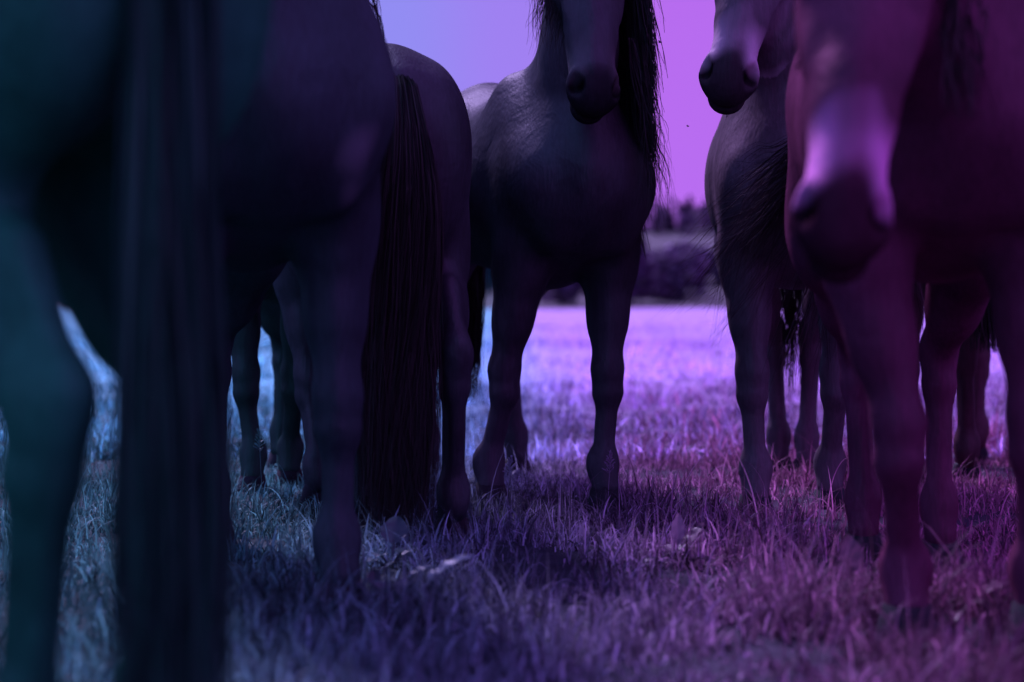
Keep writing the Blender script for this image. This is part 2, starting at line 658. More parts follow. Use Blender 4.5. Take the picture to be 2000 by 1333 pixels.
def tail_piece(dock, length, n, width, r_top, r_mid, lean=(0, 0), seed=3, back=(-1, 0, 0), flare=0.0, wave=0.02, segs=12, spread_end=1.0):
    r = np.random.default_rng(seed)
    th = r.uniform(0, 2 * np.pi, n)
    rad = np.sqrt(r.uniform(0, 1, n))
    L_ = length * r.uniform(0.72, 1.0, n) ** 0.8
    ph = r.uniform(0, 6.28, (n, 3))
    grp = r.integers(0, 26, n)
    gph = r.uniform(0, 6.28, (26, 3))
    gj = r.normal(0, 1, (26, 2))
    dock = np.asarray(dock, dtype=float)
    bk = np.asarray(back, dtype=float)

    def fn(t):
        prof = r_top + (r_mid - r_top) * min(t / 0.35, 1.0)
        if t > 0.6:
            prof *= 1 - 0.35 * (t - 0.6) / 0.4 * (2 - spread_end)
        out = np.zeros((n, 3))
        arch = 0.115 * math.sin(min(t * 4.5, 1) * math.pi / 2)
        cx = np.cos(th) * rad * prof * 0.75
        cy = np.sin(th) * rad * prof
        g = wave * t
        cx = cx + g * np.sin(t * 6 + gph[grp, 0]) + 0.007 * gj[grp, 0] * t + 0.006 * np.sin(9 * t + ph[:, 0]) * t
        cy = cy + g * np.sin(t * 5 + gph[grp, 1]) + 0.009 * gj[grp, 1] * t + 0.006 * np.sin(8 * t + ph[:, 1]) * t
        out[:, 0] = dock[0] + bk[0] * arch + cx + lean[0] * t ** 1.5 * L_ + flare * t * np.cos(th) * rad
        out[:, 1] = dock[1] + bk[1] * arch + cy + lean[1] * t ** 1.5 * L_ + flare * t * np.sin(th) * rad
        out[:, 2] = dock[2] + 0.02 * math.sin(min(t * 6, 1) * math.pi) - L_ * t * (1 - 0.25 * np.hypot(*lean))
        return out
    return ribbons(None, fn, n, width, segs, seed + 9)


def sweep_piece(p0, p1, p2, n, width, rad, seed=5, segs=14, jit=0.06, wisp=0.03):
    """strands along bent paths p0 -> p1 -> p2 (a swished tail)"""
    r = np.random.default_rng(seed)
    p0, p1, p2 = [np.asarray(p, dtype=float) for p in (p0, p1, p2)]
    o = r.normal(0, 1, (n, 3))
    g = r.integers(0, 22, n)
    gj = r.normal(0, 1, (22, 3))
    gp = r.uniform(0, 6.28, (22, 3))
    end = r.uniform(0.55, 1.0, n)[:, None]

    def fn(t):
        tt = t * end
        a = (1 - tt) ** 2 * p0 + 2 * tt * (1 - tt) * p1 + tt ** 2 * p2
        return a + o * rad * (0.35 + 0.65 * t) + gj[g] * jit * t + wisp * t * np.sin(7 * t + gp[g])
    return ribbons(None, fn, n, width, segs, seed + 4, taper=0.15)


def hoof_mesh():
    prof = [(0.000, 0.056), (0.004, 0.057), (0.030, 0.051), (0.058, 0.044), (0.066, 0.038)]
    nseg = 16
    v, f = [], []
    for z, r in prof:
        for i in range(nseg):
            a = 2 * math.pi * i / nseg
            c = math.cos(a)
            v.append((c * r * (1.18 if c > 0 else 0.86) - 0.25 * z, math.sin(a) * r, z))
    for j in range(len(prof) - 1):
        for i in range(nseg):
            f.append((j * nseg + i, j * nseg + (i + 1) % nseg, (j + 1) * nseg + (i + 1) % nseg, (j + 1) * nseg + i))
    nv = len(v)
    v.append((0, 0, 0.0))
    v.append((0, 0, 0.067))
    t = [(nv, (i + 1) % nseg, i) for i in range(nseg)] + [(nv + 1, (len(prof) - 1) * nseg + i, (len(prof) - 1) * nseg + (i + 1) % nseg) for i in range(nseg)]
    return mesh_np('hoof', np.array(v), [np.array(f), np.array(t)], 4)


HOOF = hoof_mesh()
FEET = []


def make_horse(name, label, origin, heading, scale, feet, poll, nose, coat, hair, h=0.011, pale=(0.3, 0.2, 0.4), muzzle_pale=0.0,
               elbow=None, knee=None, chest=1.0, barrel=1.0, rough=0.5, hoof_col=None, tail=None, mane=None, hock=None, seed=1,
               fur=1.0, rump=1.0, necky=1.0, dock=(0.0, 0.0), patches=None, headw=1.0, tuck=0.0):
    """feet: world (x, y) of left fore, right fore, left hind, right hind; poll, nose: world points"""
    O = np.array([origin[0], origin[1], 0.0])
    hd = nrm((heading[0], heading[1], 0))
    lf = np.array([-hd[1], hd[0], 0])
    R = np.stack([hd, lf, np.array([0, 0, 1.0])])             # world -> local rows

    def loc(p):
        p = np.asarray(p, dtype=float)
        if len(p) == 2:
            p = np.array([p[0], p[1], 0.0])
        return R @ (p - O) / scale
    F = [loc(p) for p in feet]
    FEET.extend(feet)
    P, N = loc(poll), loc(nose)
    lo = np.array([-1.05, -0.5, -0.01])
    hi = np.array([1.0, 0.5, 1.6])
    for q in F + [P, N]:
        lo = np.minimum(lo, q - 0.22)
        hi = np.maximum(hi, q + 0.28)
    lo[2] = -0.01
    hs = h / scale
    G = Field(lo, hi, hs)
    # trunk
    b = barrel
    G.seg((-0.22, 0, 1.03 + tuck / 2), (0.22, 0, 1.00 + tuck / 3), (0.275 * b, 0.300 - tuck / 2), (0.265 * b, 0.315 - tuck / 3), k=0.05)
    G.seg((-0.30, 0, 1.10), (-0.56, 0, 1.12), (0.255 * rump, 0.270), (0.215 * rump, 0.255), k=0.08)
    G.seg((0.20, 0, 1.00), (0.52, 0, 1.00), (0.245 * chest, 0.320), (0.190 * chest, 0.255), k=0.08)
    G.seg((0.05, 0, 1.26), (0.38, 0, 1.33), (0.07, 0.08), (0.06, 0.08), k=0.10)
    G.seg((-0.45, 0, 1.28), (-0.72, 0, 1.20), (0.10, 0.10), (0.07, 0.09), k=0.08)
    for s in (1, -1):
        G.ell((0.575, s * 0.100 * chest, 0.93), (0.135, 0.092, 0.165), k=0.035)                     # breast
        G.seg((0.28, s * 0.125, 1.24), (0.57, s * 0.148 * chest, 0.99), (0.070, 0.10), (0.072, 0.10), k=0.08)   # shoulder blade
        G.ell((-0.58, s * 0.125 * rump, 1.04), (0.20, 0.115 * rump, 0.27), k=0.08)                            # thigh mass
        G.ell((-0.70, s * 0.085, 1.04), (0.11, 0.095, 0.22), k=0.06)                            # buttock
        G.ell((-0.40, s * 0.15, 1.24), (0.09, 0.08, 0.08), k=0.08)                              # hip
    # fore legs
    el = elbow or [None, None]
    kn = knee or [None, None]
    for i, s in ((0, 1), (1, -1)):
        f = F[i]
        E = np.array([0.40, s * 0.146 * chest, 0.76]) if el[i] is None else loc(el[i])
        d = nrm(np.array([E[0] - f[0], E[1] - f[1], 0])) * 0
        fet = np.array([f[0] - 0.028, f[1], 0.125])
        top = np.array([f[0] - 0.004, f[1], 0.055])
        if kn[i] is None:
            t = (0.385 - 0.125) / (E[2] - 0.125)
            K = fet + (E - fet) * t + np.array([0.022, 0, 0])
        else:
            K = loc(kn[i])
        w = fur
        G.seg(top, fet, (0.042 * w, 0.043 * w), (0.036 * w, 0.037 * w), k=0.03)
        G.ell(fet, (0.041 * w, 0.039 * w, 0.050 * w), k=0.04)
        G.ell(fet + np.array([-0.03, 0, -0.035]), (0.026, 0.03, 0.045), k=0.03)                 # feather
        G.seg(fet, K + np.array([0.004, 0, -0.05]), (0.032 * w, 0.029 * w), (0.035 * w, 0.032 * w), k=0.03)
        G.seg(fet + np.array([-0.022, 0, 0.02]), K + np.array([-0.030, 0, -0.03]), (0.023 * w, 0.018 * w), (0.024 * w, 0.021 * w), k=0.014)
        G.seg(K + np.array([0, 0, 0.030]), K + np.array([0.004, 0, -0.030]), (0.048 * w, 0.048 * w), (0.045 * w, 0.046 * w), k=0.04)
        G.ell(K + np.array([-0.038, 0, 0.012]), (0.024, 0.026, 0.034), k=0.02)
        for sk in (1, -1):
            G.ell(fet + np.array([-0.010, sk * 0.022 * w, 0.004]), (0.022, 0.016, 0.030), k=0.03)
        up = K + (E - K) * 0.97
        G.seg(K + np.array([0, 0, 0.03]), K + (E - K) * 0.55, (0.043 * w, 0.046 * w), (0.058 * w, 0.074 * w), k=0.03)
        G.seg(K + (E - K) * 0.5, up + np.array([0.01, 0, 0.02]), (0.056 * w, 0.070 * w), (0.078, 0.105), k=0.04)
        G.seg(up, np.array([0.47, s * 0.145 * chest, 1.0]), (0.080, 0.11), (0.088, 0.13), k=0.06)
    # hind legs
    hk = hock or [None, None]
    for i, s in ((2, 1), (3, -1)):
        f = F[i]
        fet = np.array([f[0] - 0.025, f[1], 0.13])
        top = np.array([f[0] - 0.002, f[1], 0.055])
        st = np.array([-0.42 + 0.35 * (f[0] + 0.62), s * 0.16 * rump, 0.80])
        H = np.array([f[0] - 0.085, f[1] * 0.8 + s * 0.13 * 0.2, 0.475]) if hk[i - 2] is None else loc(hk[i - 2])
        G.seg(top, fet, (0.040, 0.043), (0.034, 0.037), k=0.02)
        G.ell(fet, (0.041, 0.038, 0.050), k=0.04)
        G.ell(fet + np.array([-0.03, 0, -0.03]), (0.026, 0.03, 0.045), k=0.03)
        G.seg(fet + np.array([0.004, 0, 0]), H + np.array([0.022, 0, -0.06]), (0.031, 0.029), (0.034, 0.034), k=0.03)
        G.seg(fet + np.array([-0.024, 0, 0.02]), H + np.array([-0.022, 0, -0.05]), (0.021, 0.018), (0.023, 0.021), k=0.012)
        G.seg(H + np.array([0.012, 0, -0.045]), H + np.array([0.0, 0, 0.03]), (0.041, 0.054), (0.042, 0.058), k=0.03)
        G.seg(H + np.array([-0.035, 0, 0.0]), H + np.array([-0.052, 0, 0.055]), (0.026, 0.028), (0.024, 0.024), k=0.03)
        G.seg(H + np.array([-0.045, 0, 0.05]), H + (st - H) * 0.5 + np.array([-0.09, 0, 0.05]), (0.020, 0.022), (0.034, 0.04), k=0.04)
        G.seg(H + np.array([0.0, 0, 0.03]), H + (st - H) * 0.5, (0.040, 0.050), (0.060, 0.082), k=0.03)
        G.seg(H + (st - H) * 0.45, st + np.array([-0.03, 0, 0.02]), (0.058, 0.078), (0.092, 0.135), k=0.05)
        G.seg(st + np.array([-0.02, 0, 0]), np.array([-0.53, s * 0.135 * rump, 1.1]), (0.095 * rump, 0.15), (0.11 * rump, 0.19), k=0.08)
    # neck
    u = nrm(N - P)
    nb = np.array([0.43, 0, 1.12])
    mid = (nb + P) / 2 + np.array([0.03, 0, -0.02])
    sd_ = np.array([0, 1.0, 0])
    G.seg(nb, mid, (0.155 * necky, 0.235), (0.105 * necky, 0.165), side=sd_, k=0.10 * necky)
    G.seg(mid, P - u * -0.03, (0.105, 0.165), (0.082, 0.105), side=sd_, k=0.06)
    G.seg((0.36, 0, 1.32), (nb + P) / 2 + np.array([-0.09, 0, 0.09]), (0.05, 0.06), (0.04, 0.05), k=0.10)
    # head: axes u (to the nose), v (out of the forehead), w (sideways)
    HL = np.linalg.norm(N - P)
    w0 = np.cross(u, np.cross(np.array([1.0, 0, 0.3]), u))
    v = nrm(w0)
    if v[0] < 0 and abs(u[0]) < 0.5:
        v = -v
    w = nrm(np.cross(u, v))
    q = HL / 0.55 * headw

    def hp(a, bb=0.0, c=0.0):
        return P + u * a * HL + v * bb * q + w * c * q
    G.seg(hp(-0.02, 0.0), hp(0.22, 0.0), (0.088 * q, 0.10 * q), (0.094 * q, 0.105 * q), side=w, k=0.05)
    G.seg(hp(0.18, 0.02), hp(0.60, 0.028), (0.088 * q, 0.085 * q), (0.060 * q, 0.058 * q), side=w, k=0.05)
    G.seg(hp(0.55, 0.025), hp(0.86, 0.012), (0.056 * q, 0.055 * q), (0.058 * q, 0.055 * q), side=w, k=0.04)
    G.seg(hp(0.28, -0.03), hp(0.80, -0.045), (0.060 * q, 0.060 * q), (0.042 * q, 0.036 * q), side=w, k=0.05)
    for s in (1, -1):
        G.ell(hp(0.24, -0.065, s * 0.045), (0.105 * q, 0.085 * q, 0.045 * q), axes=(u, v, w), k=0.04)      # jowl
        G.ell(hp(0.34, 0.035, s * 0.066), (0.10 * q, 0.025 * q, 0.022 * q), axes=(u, v, w), k=0.03)        # cheek ridge
        G.ell(hp(0.22, 0.065, s * 0.074), (0.045 * q, 0.028 * q, 0.028 * q), axes=(u, v, w), k=0.03)       # brow
        G.ell(hp(0.88, 0.016, s * 0.047), (0.042 * q, 0.038 * q, 0.028 * q), axes=(u, v, w), k=0.022)      # nostril wing
        G.ell(hp(-0.13, 0.03, s * 0.055), (0.085 * q, 0.018 * q, 0.026 * q), axes=(u, v, w), k=0.03)       # ear
        G.ell(hp(-0.12, 0.052, s * 0.057), (0.055 * q, 0.015 * q, 0.015 * q), axes=(u, v, w), k=0.01, sub=True)
    G.ell(hp(0.93, -0.004), (0.048 * q, 0.050 * q, 0.056 * q), axes=(u, v, w), k=0.03)                     # upper lip
    G.ell(hp(0.935, -0.048), (0.042 * q, 0.032 * q, 0.045 * q), axes=(u, v, w), k=0.02)                     # lower lip
    G.ell(hp(0.88, -0.068), (0.036 * q, 0.026 * q, 0.036 * q), axes=(u, v, w), k=0.03)                     # chin
    for s in (1, -1):
        G.ell(hp(0.895, 0.036, s * 0.058), (0.030 * q, 0.024 * q, 0.018 * q), axes=(u + w * s * 0.45, v, w), k=0.014, sub=True)
    G.ell(hp(0.965, -0.030), (0.040 * q, 0.004 * q, 0.050 * q), axes=(u, v, w), k=0.010, sub=True)        # mouth line
    G.seg_sub = None
    vtx, fc = G.mesh()
    # pale band above the muzzle, dimmer along the middle
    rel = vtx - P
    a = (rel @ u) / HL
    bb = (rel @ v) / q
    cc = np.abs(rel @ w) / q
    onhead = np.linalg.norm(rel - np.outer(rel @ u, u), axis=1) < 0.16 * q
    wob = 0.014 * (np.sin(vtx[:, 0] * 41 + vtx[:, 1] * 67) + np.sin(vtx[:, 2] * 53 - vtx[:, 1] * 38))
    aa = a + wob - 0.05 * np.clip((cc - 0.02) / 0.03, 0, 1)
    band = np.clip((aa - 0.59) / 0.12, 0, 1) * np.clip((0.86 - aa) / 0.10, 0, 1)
    band = band * (0.30 + 0.70 * np.clip((cc - 0.015) / 0.03, 0, 1)) * onhead * muzzle_pale
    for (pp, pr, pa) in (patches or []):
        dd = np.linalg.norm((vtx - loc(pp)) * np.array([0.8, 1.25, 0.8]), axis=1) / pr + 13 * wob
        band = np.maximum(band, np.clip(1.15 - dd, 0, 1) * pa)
    me = mesh_np(name + '_body', vtx * scale, fc, 4)
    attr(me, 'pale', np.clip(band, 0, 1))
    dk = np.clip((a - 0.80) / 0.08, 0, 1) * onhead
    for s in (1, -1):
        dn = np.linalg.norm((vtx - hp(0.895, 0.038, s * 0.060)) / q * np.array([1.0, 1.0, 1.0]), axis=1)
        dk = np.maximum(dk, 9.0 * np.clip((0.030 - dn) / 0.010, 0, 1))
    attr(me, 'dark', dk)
    root = empty(name, tuple(O))
    root.rotation_euler = (0, 0, math.atan2(hd[1], hd[0]))
    tag(root, label, 'horse', 'horses standing together in the meadow')
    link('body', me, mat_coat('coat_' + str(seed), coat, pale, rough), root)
    hm = mat_plain('hoof_horn_' + str(seed), hoof_col or [c * 0.8 for c in coat], 0.75, 0.08)
    for i in range(4):
        o = bpy.data.objects.new('hoof', HOOF)
        if not HOOF.materials:
            HOOF.materials.append(hm)
        COL.objects.link(o)
        o.parent = root
        o.location = (F[i][0] * scale, F[i][1] * scale, float(ground_z(np.array(feet[i][0]), np.array(feet[i][1]))) - 0.004)
        o.scale = (scale * 1.02 * fur,) * 3
    em = mat_plain('eye_' + str(seed), (0.01, 0.008, 0.012), 0.08, 0.6)
    for s in (1, -1):
        ev, ef = sphere_np(0.021 * q * scale, 14, 10)
        o = link('eye', mesh_np('eye', ev, ef, 4), em, root)
        o.location = tuple(hp(0.225, 0.045, s * 0.083) * scale)
    mh = mat_hair('hair_' + str(seed), hair)
    if tail:
        t = dict(tail)
        kind = t.pop('kind', 'hang')
        if kind == 'hang':
            n = t.pop('n')
            pcs = [tail_piece((-0.735 * scale + dock[0], dock[1], 1.300 * scale), t.pop('length') * 1.0, n, t.pop('width'), t.pop('r_top', 0.045), t.pop('r_mid', 0.10), seed=seed, **t)]
        else:
            pcs = []
            for j, sw in enumerate(t['sweeps']):
                pp = [loc(p) * scale for p in sw['p']]
                pcs.append(sweep_piece(*pp, sw['n'], sw['w'], sw['r'], seed=seed * 7 + j, jit=sw.get('jit', 0.05), wisp=sw.get('wisp', 0.03)))
        hair_obj('tail', root, mh, pcs)
    if mane:
        n = mane['n']
        r = np.random.default_rng(seed + 50)
        tt = r.uniform(0, 1, n)
        w1 = np.array([0.30, 0, 1.40])
        c1 = (nb + P) / 2 + np.array([-0.12, 0, 0.15])
        p1 = hp(-0.05, 0.0) - u * 0.05 + np.array([-0.03, 0, 0.03])
        crest = ((1 - tt) ** 2)[:, None] * w1 + (2 * tt * (1 - tt))[:, None] * c1 + (tt ** 2)[:, None] * p1
        sg = mane.get('side', 1) * np.where(r.uniform(0, 1, n) < mane.get('mix', 0.9), 1, -1)
        Ln = mane['length'] * r.uniform(0.55, 1.0, n)
        grp = r.integers(0, 30, n)
        gp = r.uniform(0, 6.28, (30, 2))
        jx = r.normal(0, 0.02, n)
        out_w = mane.get('out', 0.13)

        def fn(t):
            o = np.zeros((n, 3))
            ow = out_w * (1 - 0.25 * tt)
            o[:, 0] = crest[:, 0] + jx + 0.05 * t + 0.02 * t * np.sin(5 * t + gp[grp, 0]) + mane.get('fwd', 0.0) * t
            o[:, 1] = crest[:, 1] + sg * (ow * np.sin(np.minimum(t * 2.2, 1) * math.pi / 2) + 0.025 * t + 0.02 * t * np.sin(6 * t + gp[grp, 1]) + 0.012 * np.abs(jx) * 40 * t)
            o[:, 2] = crest[:, 2] + 0.015 - Ln * (t ** 1.25)
            return o * scale
        pcs = [ribbons(None, fn, n, mane['w'], 10, seed + 60)]
        if mane.get('forelock'):
            m_ = mane['forelock']
            fx = r.normal(0, 1, (m_, 3))
            Lf = r.uniform(0.5, 1.0, m_) * mane.get('fl_len', 0.42)
            sdir = mane.get('fl_side', -1)
            gg = r.integers(0, 10, m_)
            gq = r.normal(0, 1, 10)

            def fl(t):
                o = np.zeros((m_, 3))
                o += hp(-0.04, 0.05)
                o += fx * 0.02 + np.outer(Lf * t, u) + np.outer(np.full(m_, 0.075 * math.sin(min(1, t * 3) * 1.57)), v) * q
                o += np.outer((0.15 * t + 0.03 * gq[gg] * t + fx[:, 0] * 0.03 * t) * sdir, w)
                return o * scale
            pcs.append(ribbons(None, fl, m_, mane['w'], 10, seed + 70))
        for j, sw in enumerate(mane.get('extra', [])):
            pp = [loc(p) * scale for p in sw['p']]
            pcs.append(sweep_piece(*pp, sw['n'], sw['w'], sw['r'], seed=seed * 11 + j, jit=sw.get('jit', 0.03), wisp=sw.get('wisp', 0.02)))
        hair_obj('mane', root, mh, pcs)
    return root


def sphere_np(r, nu, nv):
    v, f = [], []
    for j in range(nv + 1):
        ph = math.pi * j / nv
        for i in range(nu):
            th = 2 * math.pi * i / nu
            v.append((r * math.sin(ph) * math.cos(th), r * math.sin(ph) * math.sin(th), r * math.cos(ph)))
    for j in range(nv):
        for i in range(nu):
            f.append((j * nu + i, j * nu + (i + 1) % nu, (j + 1) * nu + (i + 1) % nu, (j + 1) * nu + i))
    return np.array(v), np.array(f)


# ------------------------------------------------------------------ the herd
HANG = dict(kind='hang', n=1200, length=1.05, width=0.006, r_mid=0.09)

# centre: faces the camera, long mane on its left
make_horse('horse', 'black horse facing us in the centre with long mane and both forelegs in view',
           (0.05, 6.60), (0.29, -0.957), 1.0,
           [(0.290, 6.13), (-0.064, 6.20), (0.02, 7.35), (-0.30, 7.20)],
           (0.215, 5.93, 1.72), (0.232, 5.68, 1.165), (0.046, 0.039, 0.058), (0.026, 0.018, 0.024), h=0.0074, chest=0.97, necky=0.82,
           pale=(0.20, 0.16, 0.20), muzzle_pale=0.30,
           tail=dict(HANG), mane=dict(n=3000, w=0.004, length=0.68, side=1, mix=1.0, out=0.185, fwd=0.10,
           extra=[dict(p=[(0.17, 5.92, 1.70), (0.10, 5.86, 1.56), (0.10, 5.84, 1.32)], n=170, w=0.003, r=0.018, jit=0.02),
                  dict(p=[(0.18, 5.92, 1.70), (0.14, 5.84, 1.56), (0.135, 5.80, 1.30)], n=110, w=0.003, r=0.012, jit=0.012),
                  dict(p=[(0.36, 5.95, 1.40), (0.41, 5.90, 1.10), (0.435, 5.88, 0.84)], n=160, w=0.003, r=0.014, jit=0.012)]), seed=1)
# rump towards us, long tail to the grass
make_horse('horse', 'black horse seen from behind with a long dark tail reaching the grass',
           (-0.455, 5.95), (-0.21, 0.978), 0.96,
           [(-0.605, 6.17), (-0.42, 6.45), (-0.43, 5.50), (-0.160, 5.27)],
           (-0.60, 6.90, 1.80), (-0.66, 7.30, 1.45), (0.037, 0.039, 0.052), (0.028, 0.026, 0.028), h=0.0085, rump=0.90,
           tail=dict(kind='hang', n=7500, length=1.21, width=0.0024, r_top=0.030, r_mid=0.095, lean=(0, 0.02), wave=0.034), mane=dict(n=600, w=0.006, length=0.4), seed=2)
# right of centre: grey-brown, head turned, pale muzzle band
make_horse('horse', 'greyish purple horse with pale muzzle, head turned aside behind a swished tail',
           (0.914, 6.456), (-0.128, -0.99), 1.0,
           [(0.984, 6.15), (0.729, 5.95), (1.075, 7.25), (0.985, 7.35)],
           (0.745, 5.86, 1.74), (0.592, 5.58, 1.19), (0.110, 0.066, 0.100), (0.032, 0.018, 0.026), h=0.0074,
           pale=(0.62, 0.36, 0.55), muzzle_pale=0.95, barrel=1.04,
           tail=dict(HANG, n=220, width=0.004, r_mid=0.05), mane=dict(n=800, w=0.004, length=0.5, side=1), seed=3)
# slim legs between the two big dark horses on the left
make_horse('horse', 'horse whose two slim dark forelegs show between the tail and the blurred foreleg at left',
           (-0.80, 7.10), (-0.04, -1.0), 0.93,
           [(-0.768, 6.85), (-0.866, 6.62), (-0.72, 7.75), (-0.90, 7.70)],
           (-0.86, 6.40, 1.62), (-0.88, 6.15, 1.25), (0.022, 0.046, 0.042), (0.016, 0.030, 0.030), h=0.0085, chest=0.8, barrel=0.85,
           tail=dict(kind='sweep', sweeps=[dict(p=[(-0.77, 7.85, 1.1), (-0.72, 7.9, 0.62), (-0.48, 7.7, 0.40)], n=260, w=0.006, r=0.03, jit=0.04),
                                           dict(p=[(-0.77, 7.85, 1.1), (-0.80, 7.9, 0.55), (-0.98, 7.8, 0.44)], n=90, w=0.006, r=0.02, jit=0.03)]),
           mane=dict(n=500, w=0.006, length=0.4), seed=4)
# blurred, chest towards us
make_horse('horse', 'blurred dark horse with its broad chest towards us, between tail and rump',
           (-0.655, 4.58), (0.29, -0.957), 1.04,
           [(-0.357, 4.13), (-0.700, 4.25), (-0.785, 5.24), (-0.94, 5.12)],
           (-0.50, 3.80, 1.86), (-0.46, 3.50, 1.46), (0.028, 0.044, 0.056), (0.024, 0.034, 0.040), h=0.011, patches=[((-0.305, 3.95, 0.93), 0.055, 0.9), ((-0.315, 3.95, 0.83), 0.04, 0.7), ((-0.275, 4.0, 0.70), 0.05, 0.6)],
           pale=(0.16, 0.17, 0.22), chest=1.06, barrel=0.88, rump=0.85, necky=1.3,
           tail=dict(HANG, n=600), mane=dict(n=600, w=0.008, length=0.30, side=-1, mix=1.0), seed=5)
# near left: rump, hind leg and tail
make_horse('horse', 'teal dark horse filling the left edge, blurred hind leg and thick hanging tail',
           (-0.946, 2.93), (-0.68, 0.73), 1.0,
           [(-1.34, 3.05), (-1.20, 3.28), (-0.600, 2.40), (-0.492, 2.64)],
           (-1.85, 3.70, 1.75), (-2.20, 3.95, 1.40), (0.016, 0.105, 0.068), (0.012, 0.062, 0.046), h=0.011, rump=0.82, tuck=0.16, dock=(0.020, 0.022),
           tail=dict(kind='hang', n=2600, length=1.22, width=0.006, r_top=0.045, r_mid=0.052, wave=0.012, spread_end=2.0), mane=dict(n=500, w=0.008, length=0.4), seed=6)
# near right: lowered blurred head, swished tail behind
make_horse('horse', 'blurred purple horse at right with lowered pale-nosed head, stepping forward',
           (0.865, 4.17), (-0.099, -0.995), 1.0,
           [(0.985, 3.72), (0.740, 3.72), (1.045, 4.85), (0.885, 5.00)],
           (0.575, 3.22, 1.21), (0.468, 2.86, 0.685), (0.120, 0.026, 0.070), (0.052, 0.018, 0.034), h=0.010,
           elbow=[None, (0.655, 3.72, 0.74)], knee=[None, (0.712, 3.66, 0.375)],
           pale=(0.84, 0.26, 0.66), muzzle_pale=1.0, headw=0.87,
           tail=dict(kind='sweep', sweeps=[dict(p=[(0.96, 4.98, 1.18), (0.78, 5.66, 1.00), (0.52, 5.62, 0.55)], n=800, w=0.0022, r=0.016, jit=0.06, wisp=0.06),
                                           dict(p=[(0.96, 4.98, 1.20), (0.90, 5.55, 0.95), (0.86, 5.60, 0.42)], n=300, w=0.0045, r=0.03, jit=0.04),
                                           dict(p=[(0.97, 4.98, 1.20), (1.08, 5.45, 0.95), (1.12, 5.50, 0.38)], n=160, w=0.0045, r=0.02, jit=0.03)]),
           mane=dict(n=500, w=0.008, length=0.4, side=1), seed=7)
# far right, mostly hidden
make_horse('horse', 'dark horse mostly hidden at right, one slim hind leg showing behind',
           (1.68, 7.50), (0.08, 0.997), 1.0,
           [(1.60, 8.0), (1.84, 7.9), (1.585, 6.94), (1.82, 6.85)],
           (1.75, 8.5, 1.75), (1.78, 8.9, 1.40), (0.066, 0.024, 0.040), (0.034, 0.014, 0.022), h=0.011,
           tail=dict(HANG, length=0.85), mane=dict(n=300, w=0.008, length=0.4), seed=8)


# ------------------------------------------------------------------ grass
def blades(n, ylo, yhi, hmin, hmax, wid, seed, segs=4, spread=0.32, pad=0.7, ypow=1.0, bend=0.6, tuft=0.5, near_h=1.0):
    r = np.random.default_rng(seed)
    m = int(n * 2.6)
    tq = r.uniform(0, 1, m)
    Y = ylo + (yhi - ylo) * tq ** ypow
    X = r.uniform(-1, 1, m) * (spread * Y + pad)
    # tufts
    dens = 0.55 + 0.45 * noise2(X, Y, 7.0) + 0.35 * noise2(X, Y, 21.0, off=4)
    keep = r.uniform(0, 1, m) < np.clip(dens * 1.3 - 0.2, 0.05, 1)
    X, Y = X[keep][:n], Y[keep][:n]
    n = len(X)
    hn = np.clip(0.75 + 0.35 * noise2(X, Y, 5.0, off=7), 0.35, 1.6)
    H = r.uniform(hmin, hmax, n) * hn
    for (fx, fy) in FEET:                                  # trodden down round each hoof
        H = H * (1 - 0.6 * np.exp(-(((X - fx) / 0.13) ** 2 + ((Y - fy + 0.05) / 0.16) ** 2)))
    az = r.uniform(0, 2 * np.pi, n)
    lean = np.abs(r.normal(0, bend, n)) + 0.1
    tw = r.uniform(0, np.pi, n)
    W = wid * r.uniform(0.5, 1.5, n)
    Z = ground_z(X, Y) - 0.004
    t = np.linspace(0, 1, segs + 1)
    ang = lean[:, None] * t[None, :] ** 1.2 * 1.7
    dz = np.cos(ang) / segs
    dr = np.sin(ang) / segs
    z = np.concatenate([np.zeros((n, 1)), np.cumsum(dz[:, 1:], 1)], 1) * H[:, None] * 1.25
    rr = np.concatenate([np.zeros((n, 1)), np.cumsum(dr[:, 1:], 1)], 1) * H[:, None] * 1.25
    px = X[:, None] + rr * np.cos(az)[:, None]
    py = Y[:, None] + rr * np.sin(az)[:, None]
    pz = Z[:, None] + z
    wv = W[:, None] * np.array([0.8, 1.0, 0.85, 0.55, 0.06][:segs + 1] if segs == 4 else np.linspace(1, 0.06, segs + 1))[None, :] / 2
    sx, sy = -np.sin(az + tw * 0.4), np.cos(az + tw * 0.4)
    a = np.stack([px - wv * sx[:, None], py - wv * sy[:, None], pz], 2)
    b = np.stack([px + wv * sx[:, None], py + wv * sy[:, None], pz], 2)
    v = np.stack([a, b], 2).reshape(-1, 3)
    base = ((np.arange(n) * (segs + 1) * 2)[:, None] + (np.arange(segs) * 2)[None, :]).ravel()
    f = np.stack([base, base + 1, base + 3, base + 2], 1)
    val = np.exp(r.normal(-0.15, 0.75, n)) * (0.9 + 0.3 * noise2(X, Y, 3.0, off=9)) * np.clip(1.0 + 0.35 * noise2(X, Y * 0.7, 0.9, off=11), 0.4, 1.7)
    val = np.clip(val, 0.15, 3.2)
    return v, f, np.repeat(val, (segs + 1) * 2)


def grass_obj(name, label, sets, mat):
    vs, fs, vals, o = [], [], [], 0
    for v, f, a in sets:
        vs.append(v)
        fs.append(f + o)
        vals.append(a)
        o += len(v)
    me = mesh_np(name, np.concatenate(vs), np.concatenate(fs), 4)
    attr(me, 'val', np.concatenate(vals))
    tag(link(name, me, mat), label, 'grass', kind='stuff')


